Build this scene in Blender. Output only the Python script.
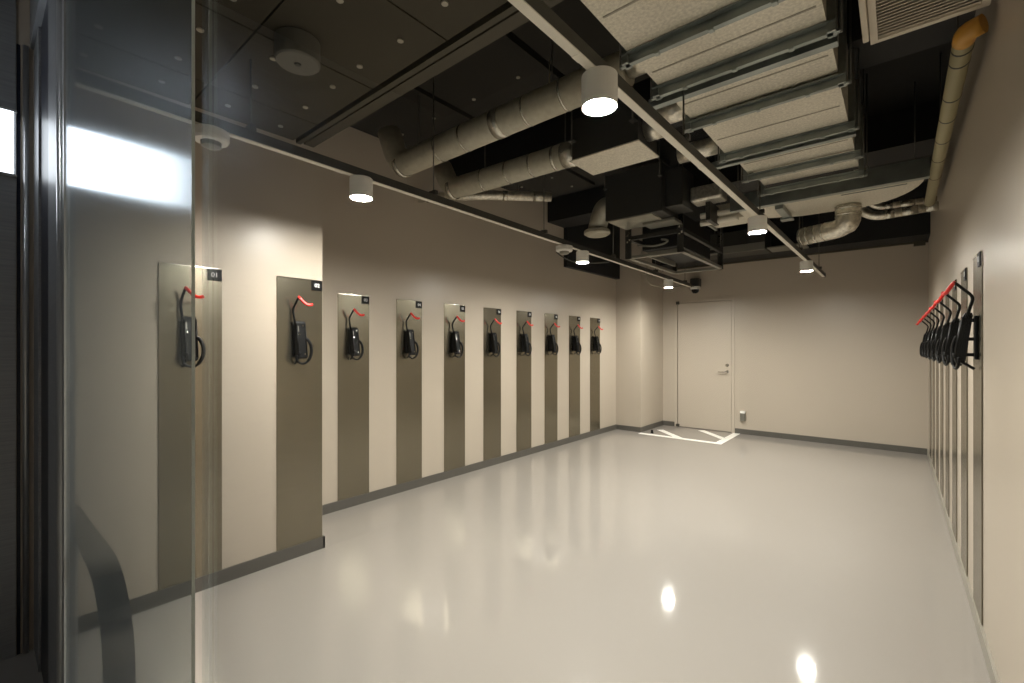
import bpy, bmesh, math, random
from mathutils import Vector, Matrix
random.seed(7)
S = bpy.context.scene
COL = S.collection
for o in list(bpy.data.objects):
    bpy.data.objects.remove(o)

# ------------------------------------------------------------------ camera, world, exposure
cd = bpy.data.cameras.new('camera')
cam = bpy.data.objects.new('camera', cd); COL.objects.link(cam)
cam.location = (0, 0, 1.35)
cam.rotation_euler = (math.pi/2, 0, math.atan2(385, 455))
cd.sensor_fit = 'HORIZONTAL'; cd.sensor_width = 36.0
cd.lens = 36.0*455/1024
cd.shift_y = 5.5/1024
cd.clip_start = 0.01; cd.clip_end = 60
S.camera = cam
W = bpy.data.worlds.new('world'); S.world = W; W.use_nodes = True
W.node_tree.nodes['Background'].inputs[0].default_value = (0.02, 0.02, 0.022, 1)
W.node_tree.nodes['Background'].inputs[1].default_value = 0.3
S.view_settings.view_transform = 'Standard'
S.view_settings.look = 'None'
S.view_settings.gamma = 1.0
S.view_settings.use_curve_mapping = False
S.view_settings.exposure = 0.0
LAMP_E = 1400.0
LAMP_COL = (1.0, 0.945, 0.865, 1)
STRIP_E = 4.0

# ------------------------------------------------------------------ helpers
def lin(r, g, b):
    f = lambda c: (c/255/12.92) if c/255 <= .04045 else ((c/255+.055)/1.055)**2.4
    return (f(r), f(g), f(b), 1)

def mat(name, col, rough=.5, metal=0., noise=None, bump=None, coat=0., coat_rough=.1, emit=None, spec=.5):
    """noise=(scale tuple, amount) colour variation; bump=(scale tuple, strength, distance)"""
    m = bpy.data.materials.new(name); m.use_nodes = True
    nt = m.node_tree; b = nt.nodes['Principled BSDF']
    b.inputs['Base Color'].default_value = col
    b.inputs['Roughness'].default_value = rough
    b.inputs['Metallic'].default_value = metal
    b.inputs['Coat Weight'].default_value = coat
    b.inputs['Coat Roughness'].default_value = coat_rough
    b.inputs['Specular IOR Level'].default_value = spec
    if emit:
        b.inputs['Emission Color'].default_value = emit[0]
        b.inputs['Emission Strength'].default_value = emit[1]
    tc = None
    def tex(scale, detail=3):
        nonlocal tc
        if tc is None: tc = nt.nodes.new('ShaderNodeTexCoord')
        mp = nt.nodes.new('ShaderNodeMapping'); mp.inputs['Scale'].default_value = scale
        n = nt.nodes.new('ShaderNodeTexNoise'); n.inputs['Scale'].default_value = 1; n.inputs['Detail'].default_value = detail
        nt.links.new(tc.outputs['Object'], mp.inputs[0]); nt.links.new(mp.outputs[0], n.inputs['Vector'])
        return n
    if noise:
        n = tex(noise[0], 5)
        r = nt.nodes.new('ShaderNodeMapRange')
        r.inputs[1].default_value = .3; r.inputs[2].default_value = .7
        r.inputs[3].default_value = 1-noise[1]; r.inputs[4].default_value = 1+noise[1]
        nt.links.new(n.outputs[0], r.inputs[0])
        mx = nt.nodes.new('ShaderNodeVectorMath'); mx.operation = 'SCALE'
        mx.inputs[0].default_value = col[:3]
        nt.links.new(r.outputs[0], mx.inputs['Scale'])
        nt.links.new(mx.outputs[0], b.inputs['Base Color'])
    if bump:
        n = tex(bump[0], 2)
        bp = nt.nodes.new('ShaderNodeBump'); bp.inputs['Strength'].default_value = bump[1]; bp.inputs['Distance'].default_value = bump[2]
        nt.links.new(n.outputs[0], bp.inputs['Height']); nt.links.new(bp.outputs[0], b.inputs['Normal'])
    return m

def glass_mat(name, tint, ior, rough):
    m = bpy.data.materials.new(name); m.use_nodes = True
    nt = m.node_tree; nt.nodes.clear()
    out = nt.nodes.new('ShaderNodeOutputMaterial')
    tr = nt.nodes.new('ShaderNodeBsdfTransparent'); tr.inputs[0].default_value = tint
    gl = nt.nodes.new('ShaderNodeBsdfGlossy'); gl.inputs['Roughness'].default_value = rough
    gl.inputs[0].default_value = (.9, .95, 1, 1)
    f0 = ((ior-1)/(ior+1))**2      # Schlick, the same from both faces
    lw = nt.nodes.new('ShaderNodeLayerWeight')
    pw = nt.nodes.new('ShaderNodeMath'); pw.operation = 'POWER'; pw.inputs[1].default_value = 5
    ma = nt.nodes.new('ShaderNodeMath'); ma.operation = 'MULTIPLY_ADD'; ma.inputs[1].default_value = 1-f0; ma.inputs[2].default_value = f0
    nt.links.new(lw.outputs['Facing'], pw.inputs[0]); nt.links.new(pw.outputs[0], ma.inputs[0])
    mx = nt.nodes.new('ShaderNodeMixShader')
    nt.links.new(ma.outputs[0], mx.inputs[0]); nt.links.new(tr.outputs[0], mx.inputs[1]); nt.links.new(gl.outputs[0], mx.inputs[2])
    nt.links.new(mx.outputs[0], out.inputs[0])
    return m

M = dict(
    wall=mat('wall_paint', lin(184,173,158), .34, bump=((90,90,90), .10, .004), noise=((1.3,1.3,.6), .02), spec=.4),
    floor=mat('floor_epoxy', lin(152,146,139), .5, spec=.25, bump=((14,14,14), .035, .006), noise=((.8,.8,.8), .02), coat=.9, coat_rough=.06),
    base=mat('baseboard_vinyl', lin(88,85,79), .4),
    basetop=mat('baseboard_right_vinyl', lin(150,145,134), .35),
    steel=mat('brushed_plate_steel', lin(146,140,124), .27, 1, noise=((3,3,60), .05), bump=((2,2,240), .02, .001)),
    stain=mat('stainless_frame', lin(200,200,200), .30, .75, noise=((200,200,3), .06)),
    vest=mat('vestibule_steel', lin(152,154,157), .38, .4, noise=((8,8,200), .10)),
    gasket=mat('dark_gasket', lin(18,22,40), .35),
    black=mat('black_powder_coat', lin(9,9,9), .42, spec=.22),
    blackmatte=mat('black_matte', lin(11,11,10), .6),
    red=mat('red_rubber', lin(215,40,30), .35),
    chrome=mat('chrome', lin(225,222,215), .12, 1),
    white=mat('white_paint', lin(242,240,234), .4),
    plastic=mat('white_plastic', lin(215,213,206), .45),
    label=mat('white_lettering', lin(225,225,225), .5),
    tape=mat('white_floor_tape', lin(248,246,240), .4),
    door=mat('door_paint', lin(188,177,162), .38, spec=.4),
    slab=mat('ceiling_dark', lin(22,20,16), .85, noise=((2,2,2), .15)),
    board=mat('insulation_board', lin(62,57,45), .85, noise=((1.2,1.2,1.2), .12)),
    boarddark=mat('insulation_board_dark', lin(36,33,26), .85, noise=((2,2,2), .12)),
    pin=mat('pin_disc', lin(170,165,150), .5, .3),
    edge=mat('ceiling_trim', lin(70,65,52), .7),
    galv=mat('galvanised_steel', lin(150,156,152), .35, .85, noise=((9,9,9), .18)),
    duct=mat('duct_board', lin(208,202,186), .45, .3, noise=((80,80,80), .18), bump=((60,60,60), .15, .004)),
    ductside=mat('duct_board_side', lin(150,146,132), .5, .3, noise=((30,30,30), .15)),
    wrap=mat('pipe_wrap', lin(172,167,150), .5, .25, noise=((25,25,25), .10), bump=((60,60,60), .2, .004)),
    foil=mat('foil_wrap', lin(215,210,196), .28, .8, noise=((40,40,40), .25), bump=((50,50,50), .5, .008)),
    tapeband=mat('silver_tape', lin(205,202,190), .25, .8, bump=((70,70,70), .5, .006)),
    darkband=mat('dark_band', lin(50,48,40), .6),
    rail=mat('rail_white', lin(222,217,203), .4),
    railside=mat('rail_side', lin(60,58,52), .5),
    rod=mat('threaded_rod', lin(92,90,84), .4, .7),
    unit=mat('equipment_black', lin(44,43,38), .45),
    panelgrey=mat('equipment_plate', lin(158,155,142), .35, .5, noise=((8,8,8), .25)),
    frame=mat('hanging_frame', lin(140,138,128), .4, .5),
    grille=mat('grille_beige', lin(206,196,178), .5),
    pipe=mat('pipe_cover_beige', lin(155,146,112), .5),
    orange=mat('pipe_cover_orange', lin(185,135,50), .5),
    outlet=mat('outlet_steel', lin(140,138,130), .3, .7),
    lens=mat('lamp_lens', (1,1,1,1), .4, emit=(LAMP_COL, LAMP_E)),
    strip=mat('luminous_strip', (1,1,1,1), .4, emit=((.86, .93, 1, 1), STRIP_E)),
    glass_a=glass_mat('door_glass', (.93, .96, .95, 1), 1.38, .17),
    glass_b=glass_mat('clear_glass', (.97, .985, .98, 1), 1.18, .02),
)

class MB:
    """collects shapes; build() links them as one mesh object"""
    def __init__(s): s.v = []; s.f = []; s.m = []; s.sm = []
    def add(s, vs, fs, mi=0, smooth=False):
        n = len(s.v); s.v += [tuple(v) for v in vs]
        s.f += [tuple(i+n for i in f) for f in fs]; s.m += [mi]*len(fs); s.sm += [smooth]*len(fs)
        return s
    def box(s, x0, x1, y0, y1, z0, z1, mi=0):
        v = [(x, y, z) for z in (z0, z1) for y in (y0, y1) for x in (x0, x1)]
        return s.add(v, [(0,2,3,1),(4,5,7,6),(0,1,5,4),(2,6,7,3),(0,4,6,2),(1,3,7,5)], mi)
    def bbox(s, x0, x1, y0, y1, z0, z1, bev, mi=0):
        bm = bmesh.new(); bmesh.ops.create_cube(bm, size=1)
        for v in bm.verts:
            v.co = Vector(((x0+x1)/2+v.co.x*(x1-x0), (y0+y1)/2+v.co.y*(y1-y0), (z0+z1)/2+v.co.z*(z1-z0)))
        bmesh.ops.bevel(bm, geom=bm.edges[:], offset=bev, segments=2, affect='EDGES', profile=.5)
        bm.verts.index_update()
        s.add([v.co[:] for v in bm.verts], [[v.index for v in f.verts] for f in bm.faces], mi); bm.free(); return s
    def tube(s, pts, r, n=10, mi=0, caps=True, closed=False):
        P = [Vector(p) for p in pts]; R = r if isinstance(r, (list, tuple)) else [r]*len(P)
        base = len(s.v); prev = None; N = len(P)
        for i, p in enumerate(P):
            if closed: d = P[(i+1) % N]-P[i-1]
            else: d = P[min(i+1, N-1)]-P[max(i-1, 0)]
            d.normalize()
            if prev is None:
                a = Vector((0,0,1)) if abs(d.z) < .9 else Vector((1,0,0))
                u = d.cross(a).normalized()
            else:
                u = (prev-d*prev.dot(d)).normalized()
            prev = u; w = d.cross(u)
            for k in range(n):
                t = 2*math.pi*k/n
                s.v.append(tuple(p+(u*math.cos(t)+w*math.sin(t))*R[i]))
        for i in range(N if closed else N-1):
            j = (i+1) % N
            for k in range(n):
                k2 = (k+1) % n
                s.f.append((base+i*n+k, base+i*n+k2, base+j*n+k2, base+j*n+k)); s.m.append(mi); s.sm.append(True)
        if caps and not closed:
            s.f.append(tuple(base+k for k in reversed(range(n)))); s.m.append(mi); s.sm.append(False)
            s.f.append(tuple(base+(N-1)*n+k for k in range(n))); s.m.append(mi); s.sm.append(False)
        return s
    def lathe(s, prof, c=(0,0,0), n=28, mi=0):
        base = len(s.v); N = len(prof)
        for (r, z) in prof:
            for k in range(n):
                t = 2*math.pi*k/n
                s.v.append((c[0]+r*math.cos(t), c[1]+r*math.sin(t), c[2]+z))
        for i in range(N-1):
            for k in range(n):
                k2 = (k+1) % n
                s.f.append((base+i*n+k, base+i*n+k2, base+(i+1)*n+k2, base+(i+1)*n+k)); s.m.append(mi); s.sm.append(False)
        if prof[0][0] > 1e-5: s.f.append(tuple(base+k for k in reversed(range(n)))); s.m.append(mi); s.sm.append(False)
        if prof[-1][0] > 1e-5: s.f.append(tuple(base+(N-1)*n+k for k in range(n))); s.m.append(mi); s.sm.append(False)
        return s
    def prism(s, poly, z0, z1, mi=0):
        n = len(poly)
        v = [(x, y, z0) for x, y in poly]+[(x, y, z1) for x, y in poly]
        return s.add(v, [tuple(reversed(range(n))), tuple(range(n, 2*n))]+[(i, (i+1) % n, n+(i+1) % n, n+i) for i in range(n)], mi)
    def ribbon(s, pts, width, th, mi=0):
        """flat bar: centre line in an x-z plane, width along y"""
        P = [Vector(p) for p in pts]; N = len(P); base = len(s.v)
        for i, p in enumerate(P):
            d = (P[min(i+1, N-1)]-P[max(i-1, 0)]).normalized(); nrm = Vector((-d.z, 0, d.x))
            for a, b in ((-1,-1),(1,-1),(1,1),(-1,1)):
                s.v.append(tuple(p+Vector((0, a*width/2, 0))+nrm*b*th/2))
        for i in range(N-1):
            for k in range(4):
                k2 = (k+1) % 4
                s.f.append((base+i*4+k, base+i*4+k2, base+(i+1)*4+k2, base+(i+1)*4+k)); s.m.append(mi); s.sm.append(False)
        s.f += [(base+3, base+2, base+1, base), tuple(base+(N-1)*4+k for k in range(4))]; s.m += [mi]*2; s.sm += [False]*2
        return s
    def mesh(s, name, mats):
        me = bpy.data.meshes.new(name); me.from_pydata(s.v, [], s.f)
        for m in (mats if isinstance(mats, (list, tuple)) else [mats]): me.materials.append(m)
        for i, p in enumerate(me.polygons): p.material_index = s.m[i]; p.use_smooth = s.sm[i]
        bm = bmesh.new(); bm.from_mesh(me); bmesh.ops.recalc_face_normals(bm, faces=bm.faces); bm.to_mesh(me); bm.free()
        return me
    def build(s, name, mats, parent=None, loc=(0,0,0)):
        o = bpy.data.objects.new(name, s.mesh(name, mats)); COL.objects.link(o); o.location = loc
        if parent: o.parent = parent
        return o

def tag(o, label, cat, group=None, kind=None):
    o['label'] = label; o['category'] = cat
    if group: o['group'] = group
    if kind: o['kind'] = kind
    return o
def thing(name, label, cat, loc=(0,0,0), rz=0, group=None):
    o = bpy.data.objects.new(name, None); COL.objects.link(o); o.empty_display_size = .05
    o.location = loc; o.rotation_euler = (0, 0, rz)
    return tag(o, label, cat, group)
def struct(o):
    o['kind'] = 'structure'; return o
def copy_tree(o, parent=None):
    c = o.copy(); COL.objects.link(c)
    if parent: c.parent = parent
    for ch in list(o.children): copy_tree(ch, c)
    return c
def inst(name, me, parent, loc=(0,0,0), rot=(0,0,0)):
    o = bpy.data.objects.new(name, me); COL.objects.link(o); o.location = loc; o.rotation_euler = rot; o.parent = parent
    return o
def bez(pts, n=8):
    """Catmull-Rom through points"""
    P = [Vector(p) for p in pts]; out = []
    for i in range(len(P)-1):
        p0, p1, p2, p3 = P[max(i-1, 0)], P[i], P[i+1], P[min(i+2, len(P)-1)]
        for k in range(n):
            t = k/n
            out.append(.5*((2*p1)+(p2-p0)*t+(2*p0-5*p1+4*p2-p3)*t*t+(3*p1-p0-3*p2+p3)*t**3))
    out.append(P[-1]); return out
def fillet(pts, r=.03, n=5):
    P = [Vector(p) for p in pts]; out = [P[0]]
    for i in range(1, len(P)-1):
        a = P[i]+(P[i-1]-P[i]).normalized()*min(r, (P[i-1]-P[i]).length*.45)
        b = P[i]+(P[i+1]-P[i]).normalized()*min(r, (P[i+1]-P[i]).length*.45)
        for k in range(n+1):
            t = k/n
            out.append(a*(1-t)**2+P[i]*2*t*(1-t)+b*t*t)
    out.append(P[-1]); return out
def text_mesh(txt, size):
    cu = bpy.data.curves.new('lettering', 'FONT'); cu.body = txt; cu.size = size
    cu.align_x = 'CENTER'; cu.align_y = 'CENTER'; cu.extrude = .0006; cu.offset = 0
    o = bpy.data.objects.new('lettering_source', cu); COL.objects.link(o)
    dg = bpy.context.evaluated_depsgraph_get(); dg.update()
    me = bpy.data.meshes.new_from_object(o.evaluated_get(dg))
    bpy.data.objects.remove(o); me.materials.clear(); me.materials.append(M['label'])
    return me

# ------------------------------------------------------------------ room shell
XL, XN, XR = -3.53, -2.95, 0.30      # far left wall, near (stepped) left wall, right wall
YB, YS, YG, YV = 7.71, 1.512, 0.18, -2.2   # back wall, step, glass front, end of the vestibule
ZC = 3.30
struct(MB().box(-4.0, XR+.2, YV-.2, YB+.2, -.15, 0).build('floor', M['floor']))
ceiling = struct(MB().box(-4.0, XR+.2, YV-.2, YB+.2, ZC, ZC+.15).build('ceiling', M['slab']))
struct(MB().box(XL-.3, XL, YS, YB+.2, 0, ZC).box(XL-.3, XN, YV, YS, 0, ZC).build('wall_left', M['wall']))
struct(MB().box(XR, XR+.2, YV, YB+.2, 0, ZC).build('wall_right', M['wall']))
DX0, DX1, DZ = -2.845, -1.99, 2.09
wb = MB()
wb.box(XL, DX0, YB, YB+.2, 0, ZC).box(DX1, XR, YB, YB+.2, 0, ZC).box(DX0, DX1, YB, YB+.2, DZ, ZC).box(DX0, DX1, YB+.1, YB+.2, 0, DZ)
wb.box(XL, -3.10, 6.82, YB, 0, ZC)         # boxed column in the corner
struct(wb.build('wall_back', M['wall']))
struct(MB().box(XL-.3, XR+.2, YV-.2, YV, 0, ZC).build('wall_front', M['vest']))
# baseboards
BH = .078
struct(MB().box(XL, XL+.012, YS, 6.82, 0, BH).box(XN, XN+.012, YG+.03, YS+.012, 0, BH).box(XL, XN+.012, YS, YS+.012, 0, BH).build('baseboard_left', M['base']))
struct(MB().box(XR-.012, XR, YG+.02, YB, 0, BH).build('baseboard_right', M['basetop']))
struct(MB().box(XL, -3.088, 6.808, 6.82, 0, BH).box(-3.10, -3.088, 6.82, YB, 0, BH).box(-3.088, DX0-.05, YB-.012, YB, 0, BH)
       .box(DX1+.05, XR-.012, YB-.012, YB, 0, BH).build('baseboard_back', M['base']))

# back door
d = struct(MB().box(DX0+.006, DX1-.006, YB+.006, YB+.05, .008, DZ-.006).build('door_1', M['door']))
fr = MB(); 
for a in (DX0-.045, DX1): fr.box(a, a+.045, YB-.008, YB+.05, 0, DZ+.04)
fr.box(DX0, DX1, YB-.008, YB+.05, DZ, DZ+.04); fr.build('door_frame', M['door'], d)
h = MB().lathe([(.026,0),(.026,.008),(.012,.012),(.012,.05)], n=18)
hv = [(x, -z, y) for x, y, z in h.v]; h.v = hv
h.tube(fillet([(0,-.045,0),(-.02,-.05,0),(-.125,-.05,-.004)], .02), .009, 8)
h.build('door_lever', M['chrome'], d, (-2.055, YB+.006, .955))
k = MB().lathe([(.026,0),(.026,.012),(.010,.014)], n=18); k.v = [(x, -z, y) for x, y, z in k.v]
k.build('key_cylinder', M['chrome'], d, (-2.055, YB+.006, 1.06))
MB().bbox(DX0-.02, DX0+.035, YB-.025, YB+.004, DZ-.02, DZ+.03, .006).build('hinge', M['railside'], d)
MB().bbox(DX0-.02, DX0+.035, YB-.025, YB+.004, .01, .05, .006).build('hinge', M['railside'], d)

# ------------------------------------------------------------------ ceiling: pinned insulation boards, trims, beams
ZP = 2.67
pinme = MB().lathe([(.014,-.006),(.014,0)], n=10).mesh('pin', M['pin'])
def board(x0, x1, y0, y1, z, mname, px, py, pins=True):
    b = MB().box(x0+.004, x1-.004, y0+.004, y1-.004, z, z+.05).build('insulation_board', M[mname], ceiling)
    if pins:
        nx = max(1, round((x1-x0)/px)); ny = max(1, round((y1-y0)/py))
        for i in range(nx):
            for j in range(ny):
                inst('pin', pinme, b, (x0+(x1-x0)*(i+.5)/nx+random.uniform(-.02,.02), y0+(y1-y0)*(j+.5)/ny+random.uniform(-.02,.02), z))
for x0, x1 in ((XN, -2.63), (-2.63, -2.05), (-2.05, -1.48), (-1.48, -.93)):
    for y0, y1 in ((YG+.01, .76), (.76, 1.32)):
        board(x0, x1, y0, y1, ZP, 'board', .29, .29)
MB().box(XN, -.93, 1.335, 1.365, ZP-.010, ZP+.05).build('trim_strip', M['edge'], ceiling)
MB().box(XN, -.93, 1.385, 1.45, ZP, ZC).build('beam', M['edge'], ceiling)
for (x0, x1, y0, y1) in ((XL, -2.62, 1.80, 3.0), (-2.62, -1.75, 1.80, 3.0), (XL, -2.62, 3.55, 4.6), (-2.62, -1.75, 3.55, 4.6), (-1.75, -.95, 1.80, 3.0)):
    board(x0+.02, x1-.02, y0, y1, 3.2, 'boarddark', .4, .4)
struct(MB().box(XL, XR, 3.10, 3.45, 3.02, ZC).box(XL, XR, 4.9, 5.3, 3.0, ZC).build('trim_1', M['blackmatte']))
struct(MB().box(-3.098, XR, 7.25, YB, 2.68, ZC).build('trim_2', M['blackmatte']))
struct(MB().box(-3.098, XR, YB-.03, YB, 2.660, 2.68).box(XR-.14, XR-.03, YB-.09, YB-.03, 2.62, 2.68).build('trim_3', M['edge']))
struct(MB().box(XL, -3.46, 5.28, 6.82, 2.46, ZC).build('trim_4', M['blackmatte']))

# ------------------------------------------------------------------ glass front
# sliding door: two panes, tube stiles, header
gd = struct(MB().box(-1.93, -.683, YG-.0015, YG+.0015, .012, 2.6).build('door_2', M['glass_a']))
MB().tube([(-2.0, YG, .0), (-2.0, YG, 2.62)], .015, 14).build('stile', M['stain'], gd)
MB().box(-1.985, -1.93, YG-.004, YG+.006, .01, 2.6).build('clamp_rail', M['stain'], gd)
MB().box(-.6845, -.683, YG-.0018, YG+.0018, .012, 2.6).build('glass_edge', mat('glass_edge', lin(200,208,206), .2, noise=((9,9,9), .03)), gd)
fx = struct(MB().box(-.684, XR, YG+.0095, YG+.0125, .01, 2.6).build('window_1', M['glass_b']))
MB().box(-2.015, XR, YG-.03, YG+.04, 2.6, 2.68).build('header_rail', M['stain'], fx)
struct(MB().box(XN, XR, YG-.02, YG+.03, 2.68, ZC).build('wall_header', M['vest']))
jb = struct(MB().box(-2.33, -2.02, YG-.008, YG+.03, 0, 2.68).box(XN, -2.72, YG-.008, YG+.03, 0, 2.68).build('trim_5', M['vest']))
MB().box(-2.72, -2.33, YG+.0, YG+.02, 0, 2.68).build('gasket', M['gasket'], jb)
MB().tube([(XN+.010, .147, 0), (XN+.010, .147, 2.68)], .010, 14).build('corner_post', M['stain'], jb)
MB().box(XN, XN+.004, .120, .131, 0, 2.68).build('shadow_gap', M['gasket'], jb)
struct(MB().box(XN, XN+.012, YV, .118, 0, ZC).build('trim_6', M['vest']))
ls = thing('luminous_wall_panel', 'long glowing white light panel on the steel wall left of the glass', 'light', (XN+.012, -.16, 2.1))
MB().box(0, .012, -.245, .27, .0, .27).build('diffuser', M['strip'], ls)
MB().box(0, .016, -.25, .28, -.01, 0).box(0, .016, -.25, .28, .27, .28).build('frame', M['stain'], ls)

vl = thing('vestibule_fill_lamp', 'added unseen ceiling lamp brightening the vestibule in front of the glass', 'lamp', (-1.9, -.75, ZC))  # added out of view so the vestibule steel shows grey in the glass
MB().lathe([(.12,0),(.12,-.06),(.11,-.07)], n=24).build('lamp_body', M['white'], vl)
MB().lathe([(.11,-.066),(.0,-.072)], n=24).build('lamp_lens', mat('vestibule_fill_lens', (1,1,1,1), .4, emit=((.9,.95,1,1), 350)), vl)

# guard rail behind the glass door
gr = thing('guard_rail', 'bent flat stainless guard bar behind the glass door', 'rail', (-1.5, .235, 0))
bar = fillet([(-.98, 0, .72), (-.16, 0, .745), (.0, 0, .63), (.02, 0, .45), (.02, 0, .0)], .16, 14)
MB().ribbon(bar, .062, .010).build('bar', mat('rail_steel', lin(135,137,140), .18, .92), gr)
MB().bbox(-.03, .07, -.045, .045, 0, .008, .003).build('foot_plate', M['stain'], gr)
MB().box(-.98, -.97, -.03, .03, 0, .72).build('post', M['stain'], gr)

# ------------------------------------------------------------------ bike plates and hooks
PW = .293; PZ0, PZ1 = BH, 1.79
plate_me = MB().bbox(-.0, .004, -PW/2, PW/2, PZ0, PZ1-.0, .0012).mesh('steel_plate', M['steel'])
fold_me = MB().box(.0, .007, -PW/2, PW/2, PZ1-.0, PZ1+.004).mesh('top_lip', M['chrome'])
plaque_me = MB().bbox(.004, .010, -.036, .036, -.032, .032, .002).mesh('number_plaque', M['black'])

# hook prototype; local x points out of the wall, y along the wall
hook_parts = []
me_plate = MB().bbox(.0, .012, -.026, .026, 1.29, 1.50, .003).mesh('wall_bracket', M['black'])
def slab_pts(z, x0, x1, hw): return [(x0, -hw, z), (x1, -hw, z), (x1, hw, z), (x0, hw, z)]
bd = MB()
prof = [(1.276, .046, .076, .024), (1.288, .043, .080, .030), (1.500, .018, .050, .030), (1.514, .020, .043, .024)]
vs = []
for (z, x0, x1, hw) in prof: vs += slab_pts(z, x0, x1, hw)
fs = [(3,2,1,0), (12,13,14,15)]
for i in range(3):
    for k in range(4):
        k2 = (k+1) % 4; fs.append((i*4+k, i*4+k2, (i+1)*4+k2, (i+1)*4+k))
bd.add(vs, fs)
me_body = bd.mesh('body', M['black'])
me_lips = [MB().tube([(.080, sgn*.026, 1.295), (.051, sgn*.026, 1.495)], .005, 6).mesh('body_lip', M['black']) for sgn in (-1, 1)]
me_arms = [MB().box(.010, x1, -.012, .012, z0, z0+.016).mesh('bracket_arm', M['black']) for x1, z0 in ((.050, 1.305), (.040, 1.38), (.024, 1.47))]
me_rod = MB().tube(fillet([(.040, -.032, 1.49), (.016, -.036, 1.588), (.085, -.028, 1.668), (.096, -.014, 1.640)], .022), .0068, 8).mesh('hook_rod', M['black'])
me_tip = MB().tube(bez([(.080, -.030, 1.664), (.086, -.024, 1.658), (.098, -.010, 1.636), (.108, .010, 1.618), (.114, .030, 1.615), (.118, .044, 1.621)], 5), .009, 8).mesh('hook_tip', M['red'])
loop = bez([(.066, .026, 1.402), (.072, .040, 1.388), (.080, .052, 1.350), (.082, .050, 1.302), (.079, .028, 1.258), (.074, .0, 1.245), (.068, -.032, 1.262), (.066, -.036, 1.300)], 5)
me_loop = MB().tube(loop, [.0098 if k < 20 else .007 for k in range(len(loop))], 8).mesh('wheel_guide', M['black'])
me_foot = MB().tube(fillet([(.082, -.020, 1.32), (.074, -.020, 1.292), (.012, -.020, 1.245)], .015), .0068, 8).mesh('foot_rod', M['black'])
me_screw = MB().lathe([(.0055,0),(.0045,.004)], n=10).mesh('screw', M['chrome'])
me_pl2 = MB().box(-.001, .001, -.003, .003, -.018, .018).mesh('badge', M['outlet'])

proto = thing('bike_hook', 'x', 'bike hook', (0, 0, 0), 0, 'black wall bike hooks with red tips')
for nm, me in (('wall_bracket', me_plate), *(('bracket_arm', m_) for m_ in me_arms), ('hook_rod', me_rod), ('hook_tip', me_tip), ('wheel_guide', me_loop), ('foot_rod', me_foot)):
    c = inst(nm, me, proto)
    if nm == 'hook_tip': c['label'] = 'red rubber sleeve'
body = inst('body', me_body, proto)
for m_ in me_lips: inst('body_lip', m_, body)
sl_ = .030/.212; tilt = math.atan(sl_)
for z, y in ((1.305, .012), (1.43, -.016), (1.485, .010)):
    c = inst('screw', me_screw, body, (.080-(z-1.288)*sl_+.0005, y, z), (0, math.pi/2-tilt, 0)); c['label'] = 'chrome screw'
inst('badge', me_pl2, body, (.0805-(1.47-1.288)*sl_, -.018, 1.465), (0, -tilt, 0))

def slot(x, y, rz, num, lab_p, lab_h, first):
    sg = 1 if rz == 0 else -1
    p = thing('steel_plate', lab_p, 'wall plate', (x+sg*.0015, y, 0), rz, 'brushed steel wall plates with number plaques')
    inst('plate', plate_me, p); inst('top_lip', fold_me, p)
    q = inst('number_plaque', plaque_me, p, (0, PW/2-.038, PZ1-.034)); q['label'] = 'black plaque with white number'
    inst('number', text_mesh(num, .036), q, (.0106, 0, 0), (math.pi/2, 0, math.pi/2))
    hk = proto if first else copy_tree(proto)
    ox = sg*.006
    hk.location = (x+ox, y-.020, 0); hk.rotation_euler = (0, 0, rz); hk.scale = (1, sg, 1); hk['label'] = lab_h
NUM = ['01','02','03','04','05','06','07','08','09','10']
ordL = ['first','second','third','fourth','fifth','sixth','seventh','eighth','ninth','last']
ys = [.768, 1.362] + [2.085+.5785*i for i in range(8)]
for i, (n, y) in enumerate(zip(NUM, ys)):
    if i == 0: lp = 'leftmost brushed steel wall plate, numbered 01, partly behind the glass door'
    elif i == 1: lp = 'brushed steel wall plate numbered 02, flush with the step in the left wall'
    elif i == 9: lp = 'last brushed steel plate of the left wall, nearest the corner column'
    else: lp = 'brushed steel wall plate %s, %s from the glass door on the left wall' % (n, ordL[i])
    lh = ('black bike hook with red tip on left wall plate %s, %s from the glass door' % (n, ordL[i]))
    slot(XN if i < 2 else XL, y, 0, n, lp, lh, i == 0)
ordR = ['nearest','second','third','fourth','fifth','sixth','seventh','farthest']
for i in range(8):
    n = str(18-i)
    w = {0: 'nearest to the camera', 7: 'farthest, next to the back corner'}.get(i, ordR[i]+' from the camera')
    slot(XR, 3.12+.5785*i, math.pi, n, 'brushed steel plate on the right wall, '+w, 'black bike hook with red tip on the right wall, '+w, False)

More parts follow.
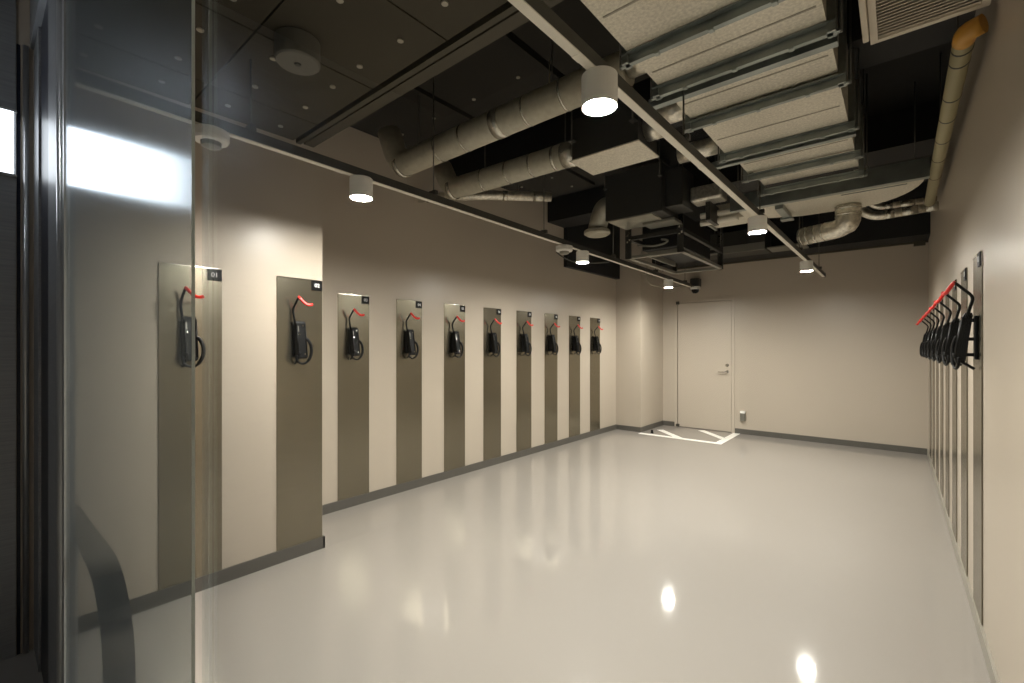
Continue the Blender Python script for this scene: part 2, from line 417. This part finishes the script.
# ------------------------------------------------------------------ lamp rails and lamps
ZR = 2.29
def rail(name, a, b, label, hang, grp):
    t = thing(name, label, 'rail', (a[0], a[1], ZR), 0, grp)
    d = Vector((b[0]-a[0], b[1]-a[1], 0)); L = d.length; ang = math.atan2(-d.x, d.y)
    t.rotation_euler = (0, 0, ang)
    MB().box(-.016, .016, 0, L, 0, .004).build('channel_face', M['rail'], t)
    MB().box(-.016, .016, 0, L, .004, .05).build('channel_body', M['railside'], t)
    MB().bbox(-.020, .020, L-.0, L+.012, -.004, .056, .003).build('end_cap', M['railside'], t)
    jm = MB().box(-.0172, .0172, -.02, .02, -.0012, .0).mesh('joint', M['rail'])
    k = 1.05
    while k < L: inst('joint', jm, t, (0, k, 0)); k += 1.2
    rm = MB().tube([(0,0,.05), (0,0,ZC-ZR)], .0045, 6).mesh('hanger_rod', M['rod'])
    cm = MB().bbox(-.03, .03, -.014, .014, .045, .075, .003).mesh('hanger_clip', M['railside'])
    rs = MB().tube([(0,0,.05), (0,0,ZP-ZR)], .0045, 6).mesh('hanger_rod', M['rod'])
    rd_ = MB().tube([(0,0,.05), (0,0,2.572-ZR)], .0045, 6).mesh('hanger_rod', M['rod'])
    for y in hang:
        l = y-a[1]
        inst('hanger_rod', rd_ if a[0] > -1 and y < 4.2 else rs if y < 1.32 else rm, t, (0, l, 0)); inst('hanger_clip', cm, t, (0, l, 0))
RLa, RLb = (-2.245, YG+.04), (-2.475, 7.25)
RRa, RRb = (-.795, YG+.04), (-.75, 7.38)
rail('lamp_rail', RLa, RLb, 'long white lamp rail hung along the left wall', (.82, 1.93, 3.20, 4.55, 5.8, 7.0), 'hung lamp rails')
rail('lamp_rail', RRa, RRb, 'long white lamp rail hung below the big duct', (.85, 2.2, 3.75, 5.45, 6.9), 'hung lamp rails')
def xl(y): return RLa[0]+(RLb[0]-RLa[0])*(y-RLa[1])/(RLb[1]-RLa[1])
def xr(y): return RRa[0]+(RRb[0]-RRa[0])*(y-RRa[1])/(RRb[1]-RRa[1])
R0 = .062
lamp_shell = MB().lathe([(.012,.11),(R0-.003,.11),(R0,.107),(R0,0),(R0-.004,0),(R0-.004,.020),(.010,.022)], n=32).mesh('lamp_shade', M['white'])
lamp_lens = MB().lathe([(.0,.0008),(.020,.0014),(.040,.0045),(R0-.005,.010),(R0-.005,.013),(.0,.014)], n=28).mesh('lamp_lens', M['lens'])
def lamp(x, y, label):
    t = thing('ceiling_lamp', label, 'lamp', (x, y, ZR-.11), 0, 'white cylinder lamps under the rails')
    inst('lamp_shade', lamp_shell, t); inst('lamp_lens', lamp_lens, t)
for y, l in ((1.395, 'nearest lit white cylinder lamp on the left wall rail'), (3.87, 'middle lit white cylinder lamp on the left wall rail'), (6.28, 'farthest lit white cylinder lamp on the left wall rail')):
    lamp(xl(y), y, l)
for y, l in ((1.40, 'largest lit white cylinder lamp, nearest on the right rail'), (3.67, 'middle lit white cylinder lamp on the right rail'), (5.90, 'farthest lit white cylinder lamp, at the end of the right rail')):
    lamp(xr(y), y, l)
# unlit detectors under the left rail
def detector(x, y, r, label):
    t = thing('smoke_detector', label, 'detector', (x, y, ZR), 0, 'white detectors under the left rail')
    MB().lathe([(r*.7,0),(r,-.010),(r,-.045),(r*.92,-.055),(r*.6,-.057)], n=28).build('base', M['plastic'], t)
    MB().lathe([(r*.58,-.057),(r*.55,-.075),(r*.35,-.082),(0,-.084)], n=24).build('sensor_dome', M['outlet'], t)
detector(xl(.66), .66, .068, 'white smoke detector at the near end of left rail, dim')
detector(xl(3.53), 3.53, .078, 'white detector on left rail beside the middle lamp')
t = thing('drum_reflection', 'grey drum on the dark pinned ceiling boards, standing in for a lamp reflected in the glass', 'reflection stand-in', (-1.97, .90, ZP), 0)  # solid stand-in for the reflection of a white lamp in the glass
MB().lathe([(.078,0),(.090,-.004),(.090,-.095),(.084,-.102),(0,-.102)], n=32).build('drum', mat('drum_grey', lin(104,102,94), .6), t)  # dim grey imitates the faint reflection
MB().lathe([(.014,-.102),(.012,-.107),(0,-.108)], n=16).build('sensor_eye', M['railside'], t)

# ------------------------------------------------------------------ big insulated duct under the right half of the ceiling
dt = thing('air_duct', 'large rectangular beige air duct with steel flanges below the ceiling', 'duct', (-.52, 1.2, 2.62))
fl = [.50, 1.22, 1.84, 2.17, 2.62, 3.20, 3.70, 4.12]
DXA, DXB = -.885+.52, -.21+.52
for i in range(len(fl)-1):
    y0, y1 = fl[i]-1.2, fl[i+1]-1.2
    nrw = .0 if i < 4 else .05*(i-3)/2.2
    dz = (.0, .0, .0, .012, .0, .01, .03)[i]
    s = MB().box(DXA+nrw, DXB, y0+.012, y1-.012, dz, .44, 0).build('duct_section', M['duct'], dt)
    MB().box(DXA+nrw+.02, DXB-.02, y0+(y1-y0)*.55, y0+(y1-y0)*.55+.010, dz-.002, dz).build('seam', M['ductside'], s)
for i, y in enumerate(fl):
    y -= 1.2
    nrw = .0 if i < 5 else .05*(i-4)/2.2
    f = MB()
    f.box(DXA-.03+nrw, DXB+.03, y-.012, y+.012, -.045, .0)
    f.box(DXA-.03+nrw, DXB+.03, y-.034, y+.034, -.008, -.002)
    for x0, x1 in ((DXA-.03+nrw, DXA+nrw), (DXB, DXB+.03)): f.box(x0, x1, y-.025, y+.025, -.045, .46)
    ff = f.build('flange', M['galv'], dt)
    for q in (.18, .5, .82):
        inst('flange_clip', MB().bbox(-.010, .010, -.012, .012, -.051, -.044, .002).mesh('flange_clip', M['galv']), ff, (DXA+(DXB-DXA)*q, y, 0))
    if i in (3, 5):
        MB().box(DXA-.08, DXB+.03, y+.045, y+.085, -.055, -.012).build('support_channel', M['galv'], dt)
    for x in (DXA-.045+nrw, DXB+.045):
        MB().tube([(x, y, -.05), (x, y, ZC-2.62)], .005, 6).build('hanger_rod', M['rod'], dt)
        MB().box(min(x, DXA-.03+nrw) if x < 0 else DXB+.02, max(x+.004, DXB+.02) if x > 0 else DXA-.02+nrw, y-.01, y+.01, -.046, -.034).build('hanger_lug', M['galv'], dt)
# branch collars on the duct's left side
for (y, z, ln, r) in ((2.16, 2.80, .16, .075), (2.62, 2.72, .20, .065), (3.25, 2.72, .30, .06)):
    xw = -.885
    c = MB().tube([(xw-ln-.52*0+.52, y-1.2, z-2.62), (xw+.52+.02, y-1.2, z-2.62)], r, 16); c.build('branch_collar', M['foil'], dt)

# duct elbow after the straight run
el = thing('duct_elbow', 'flat beige duct elbow with curved edge beyond the large duct', 'duct', (-.4, 4.8, 2.60))
poly = [(-.72, -.30), (-.05, -.30), (.56, -.30)]
for k in range(0, 9):
    a = math.radians(k*10); poly.append((.12+.44*math.cos(a)-.02*k/8, -.28+.62*math.sin(a)))
poly += [(-.30, .30), (-.72, .10)]
MB().prism(poly, .0, .10).build('elbow_body', M['duct'], el)
MB().box(-.76, .58, -.36, -.30, -.02, .12).build('flange', M['galv'], el)
MB().box(-.66, -.02, -.275, -.262, -.006, .0).box(.05, .46, -.20, -.19, -.006, 0).build('seam', M['galv'], el)
MB().box(-.42, -.36, -.25, .20, -.04, -.0).box(-.44, -.34, .10, .20, -.055, -.04).build('support_channel', M['galv'], el)
for x in (-.7, .5): MB().tube([(x, -.33, .12), (x, -.33, .70)], .005, 6).build('hanger_rod', M['rod'], el)
# flat supply duct crossing to the left
sd = thing('flat_duct', 'flat pale duct passing behind the middle lamp of the right rail', 'duct', (-1.2, 4.93, 2.60))
MB().bbox(-.25, .078, -.16, .12, .0, .16, .006).build('duct_body', M['duct'], sd)
MB().box(-.27, -.25, -.18, .14, -.02, .18).build('flange', M['galv'], sd)
for y in (-.1, .08): MB().tube([(-.2, y, .16), (-.2, y, .70)], .005, 6).build('hanger_rod', M['rod'], sd)

# round insulated drop with elbow
rd = thing('round_duct', 'foil wrapped round duct dropping from the elbow and bending left', 'duct', (-.33, 4.98, 2.60))
pth = fillet([(0, 0, -.003), (0, 0, -.19), (-.37, .17, -.19)], .13, 7)
MB().tube(pth, [.095]*5+[.082]*(len(pth)-5), 20).build('pipe', M['foil'], rd)
for z in (-.02, -.075): MB().tube([(0,0,z), (0,0,z-.02)], .098, 20).build('tape_band', M['tapeband'], rd)
for t_ in (.45, .62, .8, .93):
    p = Vector((0,0,-.19)).lerp(Vector((-.37,.17,-.19)), t_); q = Vector((0,0,-.19)).lerp(Vector((-.37,.17,-.19)), t_+.03)
    MB().tube([p, q], .085, 20).build('tape_band', M['tapeband'], rd)

def wrapped_pipe(name, label, pts, r, mname, bands, bmat='tapeband', grp=None, rnd=.12, hang=()):
    a = Vector(pts[0]); t = thing(name, label, 'pipe', a, 0, grp)
    P = fillet([Vector(p)-a for p in pts], rnd, 6)
    MB().tube(P, r, 18).build('pipe', M[mname], t)
    for (seg, u, w) in bands:
        p0, p1 = Vector(pts[seg])-a, Vector(pts[seg+1])-a; dd = (p1-p0).normalized(); c = p0.lerp(p1, u)
        MB().tube([c-dd*w/2, c+dd*w/2], r*1.035, 18).build('tape_band', M[bmat], t)
    for (seg, u) in hang:
        c = Vector(pts[seg]).lerp(Vector(pts[seg+1]), u)-a
        MB().tube([c+Vector((0,0,r*.98)), Vector((c.x, c.y, ZC-a.z))], .0045, 6).build('hanger_rod', M['rod'], t)
    return t
wrapped_pipe('vent_pipe', 'thick grey wrapped vent pipe running across to the largest lamp', [(-2.98, 2.06, 3.0), (-2.90, 2.10, 2.73), (-1.05, 2.16, 2.78)], .088, 'wrap',
    [(1, .02, .04), (1, .54, .07), (1, .25, .012), (1, .38, .012), (1, .66, .012), (1, .80, .012), (1, .9, .012)], hang=((1, .12), (1, .75)))
wrapped_pipe('vent_pipe', 'shorter grey wrapped vent pipe ending at the fan box', [(-3.10, 2.70, 2.95), (-2.98, 2.70, 2.73), (-1.725, 2.80, 2.75)], .088, 'wrap',
    [(1, .94, .12), (1, .84, .02), (1, .02, .04), (1, .3, .012), (1, .5, .012), (1, .68, .012)], hang=((1, .3), (1, .9)))
wrapped_pipe('foil_pipe', 'thin silver foil pipe crossing behind the two wrapped vent pipes', [(-3.50, 2.75, 2.78), (-3.0, 3.15, 2.80), (-2.55, 3.60, 2.80)], .045, 'foil',
    [(0, .2, .1), (1, .3, .05), (1, .8, .1)], hang=((1, .5),), rnd=.08)
wrapped_pipe('foil_pipe', 'upper thin silver foil pipe entering the right wall', [(XR+.02, 6.1, 2.80), (-.16, 6.05, 2.80), (-.25, 6.03, 2.9), (-.25, 6.03, 3.28)], .031, 'foil',
    [(0, .15, .10), (0, .5, .12), (0, .8, .06)], rnd=.06)
wrapped_pipe('foil_pipe', 'lower thicker silver foil pipe entering the right wall', [(XR+.02, 5.9, 2.69), (-.18, 5.87, 2.665), (-.30, 5.86, 2.76), (-.30, 5.86, 3.28)], .042, 'foil',
    [(0, .12, .10), (0, .45, .12), (0, .75, .07)], rnd=.08)
wp = wrapped_pipe('wall_pipe', 'beige covered pipe along the top of the right wall with orange elbow', [(.215, 2.66, 2.64), (.225, 5.6, 2.66)], .036, 'pipe',
    [(0, .03, .012), (0, .07, .012), (0, .2, .012), (0, .30, .012), (0, .42, .012), (0, .55, .012), (0, .7, .012)], 'darkband', hang=((0, .1), (0, .5), (0, .9)))
e_ = MB().tube(fillet([(0, .03, 0), (0, -.03, 0), (.05, -.055, .004)], .04), .038, 16).build('elbow', M['orange'], wp); e_['label'] = 'orange elbow'

# thin conduit between the pipes
cn = tag(MB().tube(fillet([(-2.45, 2.35, 2.80), (-2.30, 2.36, 2.88), (-1.6, 2.38, 2.90)], .05), .010, 8).tube([(-1.7, 2.38, 2.90), (-1.7, 2.38, 3.19)], .004, 6).build('thin_conduit', M['wrap']), 'thin pale conduit between the two wrapped vent pipes', 'conduit')

# fan box at the end of the second pipe
fb = thing('fan_box', 'dark fan box with pale underside below the largest lamp', 'fan unit', (-1.46, 2.78, 2.62))
MB().bbox(-.24, .24, -.14, .16, .004, .28, .006).build('casing', M['unit'], fb)
MB().box(-.25, .25, -.15, .17, -.004, .004).build('bottom_plate', M['duct'], fb)
MB().tube([(.24, .0, .12), (.34, .0, .12)], .075, 16).build('spigot', M['foil'], fb)
for x, y in ((-.22,-.17),(.22,-.17),(-.22,.18),(.22,.18)):
    MB().tube([(x, y, .10), (x, y, .68)], .005, 6).build('hanger_rod', M['rod'], fb)
    MB().box(x-.02, x+.02, min(y, .14 if y > 0 else -.13)-.012, max(y, .16 if y > 0 else -.14)+.012, .12, .128).build('lug', M['rod'], fb)

# ceiling air handler
ah = thing('air_handler', 'black air handling unit with pale bottom plates under the ceiling', 'air unit', (-1.95, 4.28, 2.60))
MB().bbox(-.28, .30, -.20, .22, .006, .46, .008).build('casing', M['unit'], ah)
MB().box(-.25, .20, -.20, .20, -.006, .006).build('bottom_plate', M['panelgrey'], ah)
MB().bbox(.0, .32, .05, .26, -.03, .0, .004).build('drain_pan', M['frame'], ah)
MB().bbox(.30, .46, -.12, .18, .05, .40, .006).build('side_box', M['unit'], ah)
MB().tube(fillet([(-.28, .0, .22), (-.42, .0, .22), (-.52, .06, .02)], .10), .10, 18).build('flexible_spigot', M['panelgrey'], ah)
MB().lathe([(.11, -.02), (.14, 0), (.14, .03), (.11, .05)], (-.52, .06, -.03), 20).build('spigot_ring', M['wrap'], ah)
for x in (-.27, .29):
    for y in (-.23, .25):
        MB().tube([(x, y, .3), (x, y, .70)], .005, 6).build('hanger_rod', M['rod'], ah)
        MB().box(x-.015, x+.015, min(y-.01, -.2 if y < 0 else .2), max(y+.01, -.19 if y < 0 else .22), .32, .328).build('lug', M['rod'], ah)

# hung cassette frame
hf = thing('cassette_frame', 'hung black ceiling unit with pale square frame and slotted posts', 'air unit', (-1.93, 5.22, 2.30))
X0, X1, Y0, Y1 = -.30, .31, -.66, .68
f = MB()
f.box(X0, X1, Y0, Y0+.045, 0, .03).box(X0, X1, Y1-.045, Y1, 0, .03).box(X0, X0+.045, Y0, Y1, 0, .03).box(X1-.045, X1, Y0, Y1, 0, .03)
f.build('bottom_frame', M['frame'], hf)
MB().box(X0, X1, Y0, Y0+.04, .20, .24).box(X0, X1, Y1-.04, Y1, .20, .24).box(X0, X0+.04, Y0, Y1, .20, .24).box(X1-.04, X1, Y0, Y1, .20, .24).build('top_frame', M['unit'], hf)
MB().bbox(X0+.10, X1-.10, Y0+.16, Y1-.16, .10, .46, .01).build('casing', M['blackmatte'], hf)
MB().box(X0+.12, X1-.12, Y0+.26, Y0+.285, .045, .10).box(X0+.12, X0+.14, Y0+.26, Y1-.3, .045, .10).build('drip_rail', M['frame'], hf)
MB().tube(fillet([(X0+.10, Y0+.05, .14), (X0+.28, Y0+.05, .11), (X0+.40, Y0+.05, .12), (X0+.44, Y0+.05, .15), (X0+.36, Y0+.05, .17)], .03), .010, 8).build('cable', M['frame'], hf)
postb = MB().box(-.03, .03, -.004, .004, 0, .66).box(-.03, -.026, -.02, .004, 0, .66).box(.026, .03, -.02, .004, 0, .66).mesh('slotted_post', M['unit'])
slotm = MB().bbox(-.010, .010, -.0062, -.0042, -.011, .011, .0008).mesh('bolt', M['chrome'])
for (x, y, zt) in ((X0+.02, Y0, .5), (X1-.03, Y0, .66), (X0+.02, Y1, .66), (X1-.03, Y1, .66)):
    p = inst('slotted_post', postb, hf, (x, y, 0))
    for k in range(5):
        for sx in (-.013, .013): inst('bolt', slotm, p, (sx, -.0, .18+.075*k+(.02 if sx > 0 else 0)))
for x in (X0+.02, X1-.02):
    for y in (Y0+.02, Y1-.02): MB().tube([(x, y, .24), (x, y, 1.0)], .006, 6).build('hanger_rod', M['rod'], hf)
# small boxes beside the frame
tr = thing('cable_tray', 'dark boxed duct with pale underside against the back beam', 'duct', (-1.65, 7.05, 2.66))
MB().bbox(-.55, .30, -.22, .20, .01, .30, .006).build('casing', M['unit'], tr)
MB().box(-.55, .30, -.235, -.22, .0, .10).box(.32, .75, -.18, .16, .012, .03).build('trim_strip', M['frame'], tr)
MB().tube([(-.4, 0, .3), (-.4, 0, .64)], .006, 6).tube([(.2, 0, .3), (.2, 0, .64)], .006, 6).tube([(.7, 0, .03), (.7, 0, .64)], .006, 6).build('hanger_rod', M['rod'], tr)
db = thing('damper_box', 'small crumpled foil damper above the pale tube beyond the frame', 'duct', (-1.34, 4.42, 2.70))
MB().bbox(-.14, .14, -.10, .10, .0, .14, .02).build('casing', M['foil'], db)
MB().tube([(-.14, .22, -.06), (.20, .22, -.06)], .030, 12).tube([(-.14, .22, -.13), (.20, .22, -.13)], .030, 12).build('tube_pair', M['rail'], db)
MB().box(-.02, .02, -.02, .25, -.17, .0).tube([(0, 0, .14), (0, 0, .60)], .005, 6).build('bracket', M['unit'], db)

# air grille of the ceiling cassette at the upper right
gl = thing('air_grille', 'beige louvred air grille at the upper right of the ceiling', 'grille', (.095, 2.28, 2.70))
GX0, GX1, GY0, GY1 = -.185, .185, -.42, .31
MB().box(GX0, GX0+.026, GY0, GY1, 0, .02).box(GX1-.026, GX1, GY0, GY1, 0, .02).box(GX0+.026, GX1-.026, GY0, GY0+.026, 0, .02).box(GX0+.026, GX1-.026, GY1-.026, GY1, 0, .02).build('frame', M['grille'], gl)
sl = MB().add([(GX0+.026,0,.002),(GX1-.026,0,.002),(GX1-.026,.014,.018),(GX0+.026,.014,.018),(GX0+.026,.003,.0),(GX1-.026,.003,.0),(GX1-.026,.017,.016),(GX0+.026,.017,.016)],
    [(0,1,2,3),(7,6,5,4),(0,4,5,1),(3,2,6,7),(0,3,7,4),(1,5,6,2)]).mesh('louvre', M['grille'])
y = GY0+.03
while y < GY1-.04: inst('louvre', sl, gl, (0, y, 0)); y += .0225
MB().box(GX0+.01, GX1-.01, GY0+.01, GY1-.01, .02, .40).build('plenum', M['blackmatte'], gl)
MB().tube([(0, -.3, .4), (0, -.3, .60)], .006, 6).tube([(0, .2, .4), (0, .2, .60)], .006, 6).build('hanger_rod', M['rod'], gl)
vb = thing('valve_box', 'pale bracket and boxes between the large duct and the grille', 'bracket', (-.102, 2.30, 2.68))
MB().bbox(-.012, .010, -.25, .22, .0, .10, .004).build('bracket', M['grille'], vb)
MB().bbox(-.01, .010, -.1, .1, .10, .20, .004).tube([(0, 0, .2), (0, 0, .62)], .006, 6).build('box', M['ductside'], vb)

# ------------------------------------------------------------------ small fittings
sc = thing('security_camera', 'dome security camera above the back door', 'camera', (-2.52, YB, 2.36))
MB().bbox(-.07, .07, -.14, .0, -.02, .11, .01).build('mount', M['unit'], sc)
MB().lathe([(.03, .0), (.075, -.01), (.078, -.05), (.06, -.055)], (0, -.09, -.015), 24).build('housing', M['white'], sc)
MB().lathe([(.06, -.055), (.055, -.09), (.03, -.115), (0, -.12)], (0, -.09, -.015), 22).build('dome', M['black'], sc)
tag(MB().tube(fillet([(-2.99, 6.808, 2.70), (-2.99, 6.808, 2.42), (-2.94, 6.81, 2.32), (-2.80, 7.0, 2.285), (-2.52, 7.54, 2.335)], .05), .009, 8)
    .tube([(-3.085, 6.808, 2.5), (-2.99, 6.808, 2.5)], .008, 6).build('camera_conduit', M['wrap']), 'grey conduit curving from the column to the security camera', 'conduit')
tag(MB().tube(fillet([(xl(3.53)-.086, 3.53, 2.24), (-2.42, 3.60, 2.20), (-2.44, 3.85, 2.19), (-2.38, 4.1, 2.21), (xl(4.5)-.03, 4.5, 2.282)], .10), .006, 8).build('lamp_cable', M['railside']), 'thin cable drooping from the detector under the left rail', 'cable')
ob = thing('wall_outlet', 'small steel outlet box low on the back wall', 'outlet', (-1.823, YB, .28))
MB().bbox(-.035, .035, -.045, .0, -.075, .045, .005).build('box', M['outlet'], ob)
MB().bbox(-.036, .036, -.048, .0, .045, .078, .005).build('top_cover', M['white'], ob)
ds = thing('door_stop', 'small black door stop on the floor by the corner column', 'door stop', (-2.93, 6.86, 0))
MB().lathe([(.024, 0), (.024, .01), (.018, .014), (.018, .045), (.014, .052), (0, .053)], n=16).build('buffer', M['black'], ds)

# floor tape: the door's swing area
tp = thing('floor_tape', 'white floor tape marking the swing area of the back door', 'floor marking', (-2.4, 7.1, 0))
def strip(a, b, w=.10):
    A, B = Vector((a[0]+2.4, a[1]-7.1, 0)), Vector((b[0]+2.4, b[1]-7.1, 0)); d_ = (B-A).normalized(); n_ = Vector((-d_.y, d_.x, 0))*w/2
    MB().prism([tuple((A-n_)[:2]), tuple((B-n_)[:2]), tuple((B+n_)[:2]), tuple((A+n_)[:2])], .0, .002).build('tape_strip', M['tape'], tp)
strip((-3.08, 6.73), (-1.86, 6.73)); strip((-1.91, 6.78), (-1.91, 7.69)); strip((-2.95, 7.22), (-2.47, 6.76)); strip((-2.42, 7.60), (-1.95, 7.12))
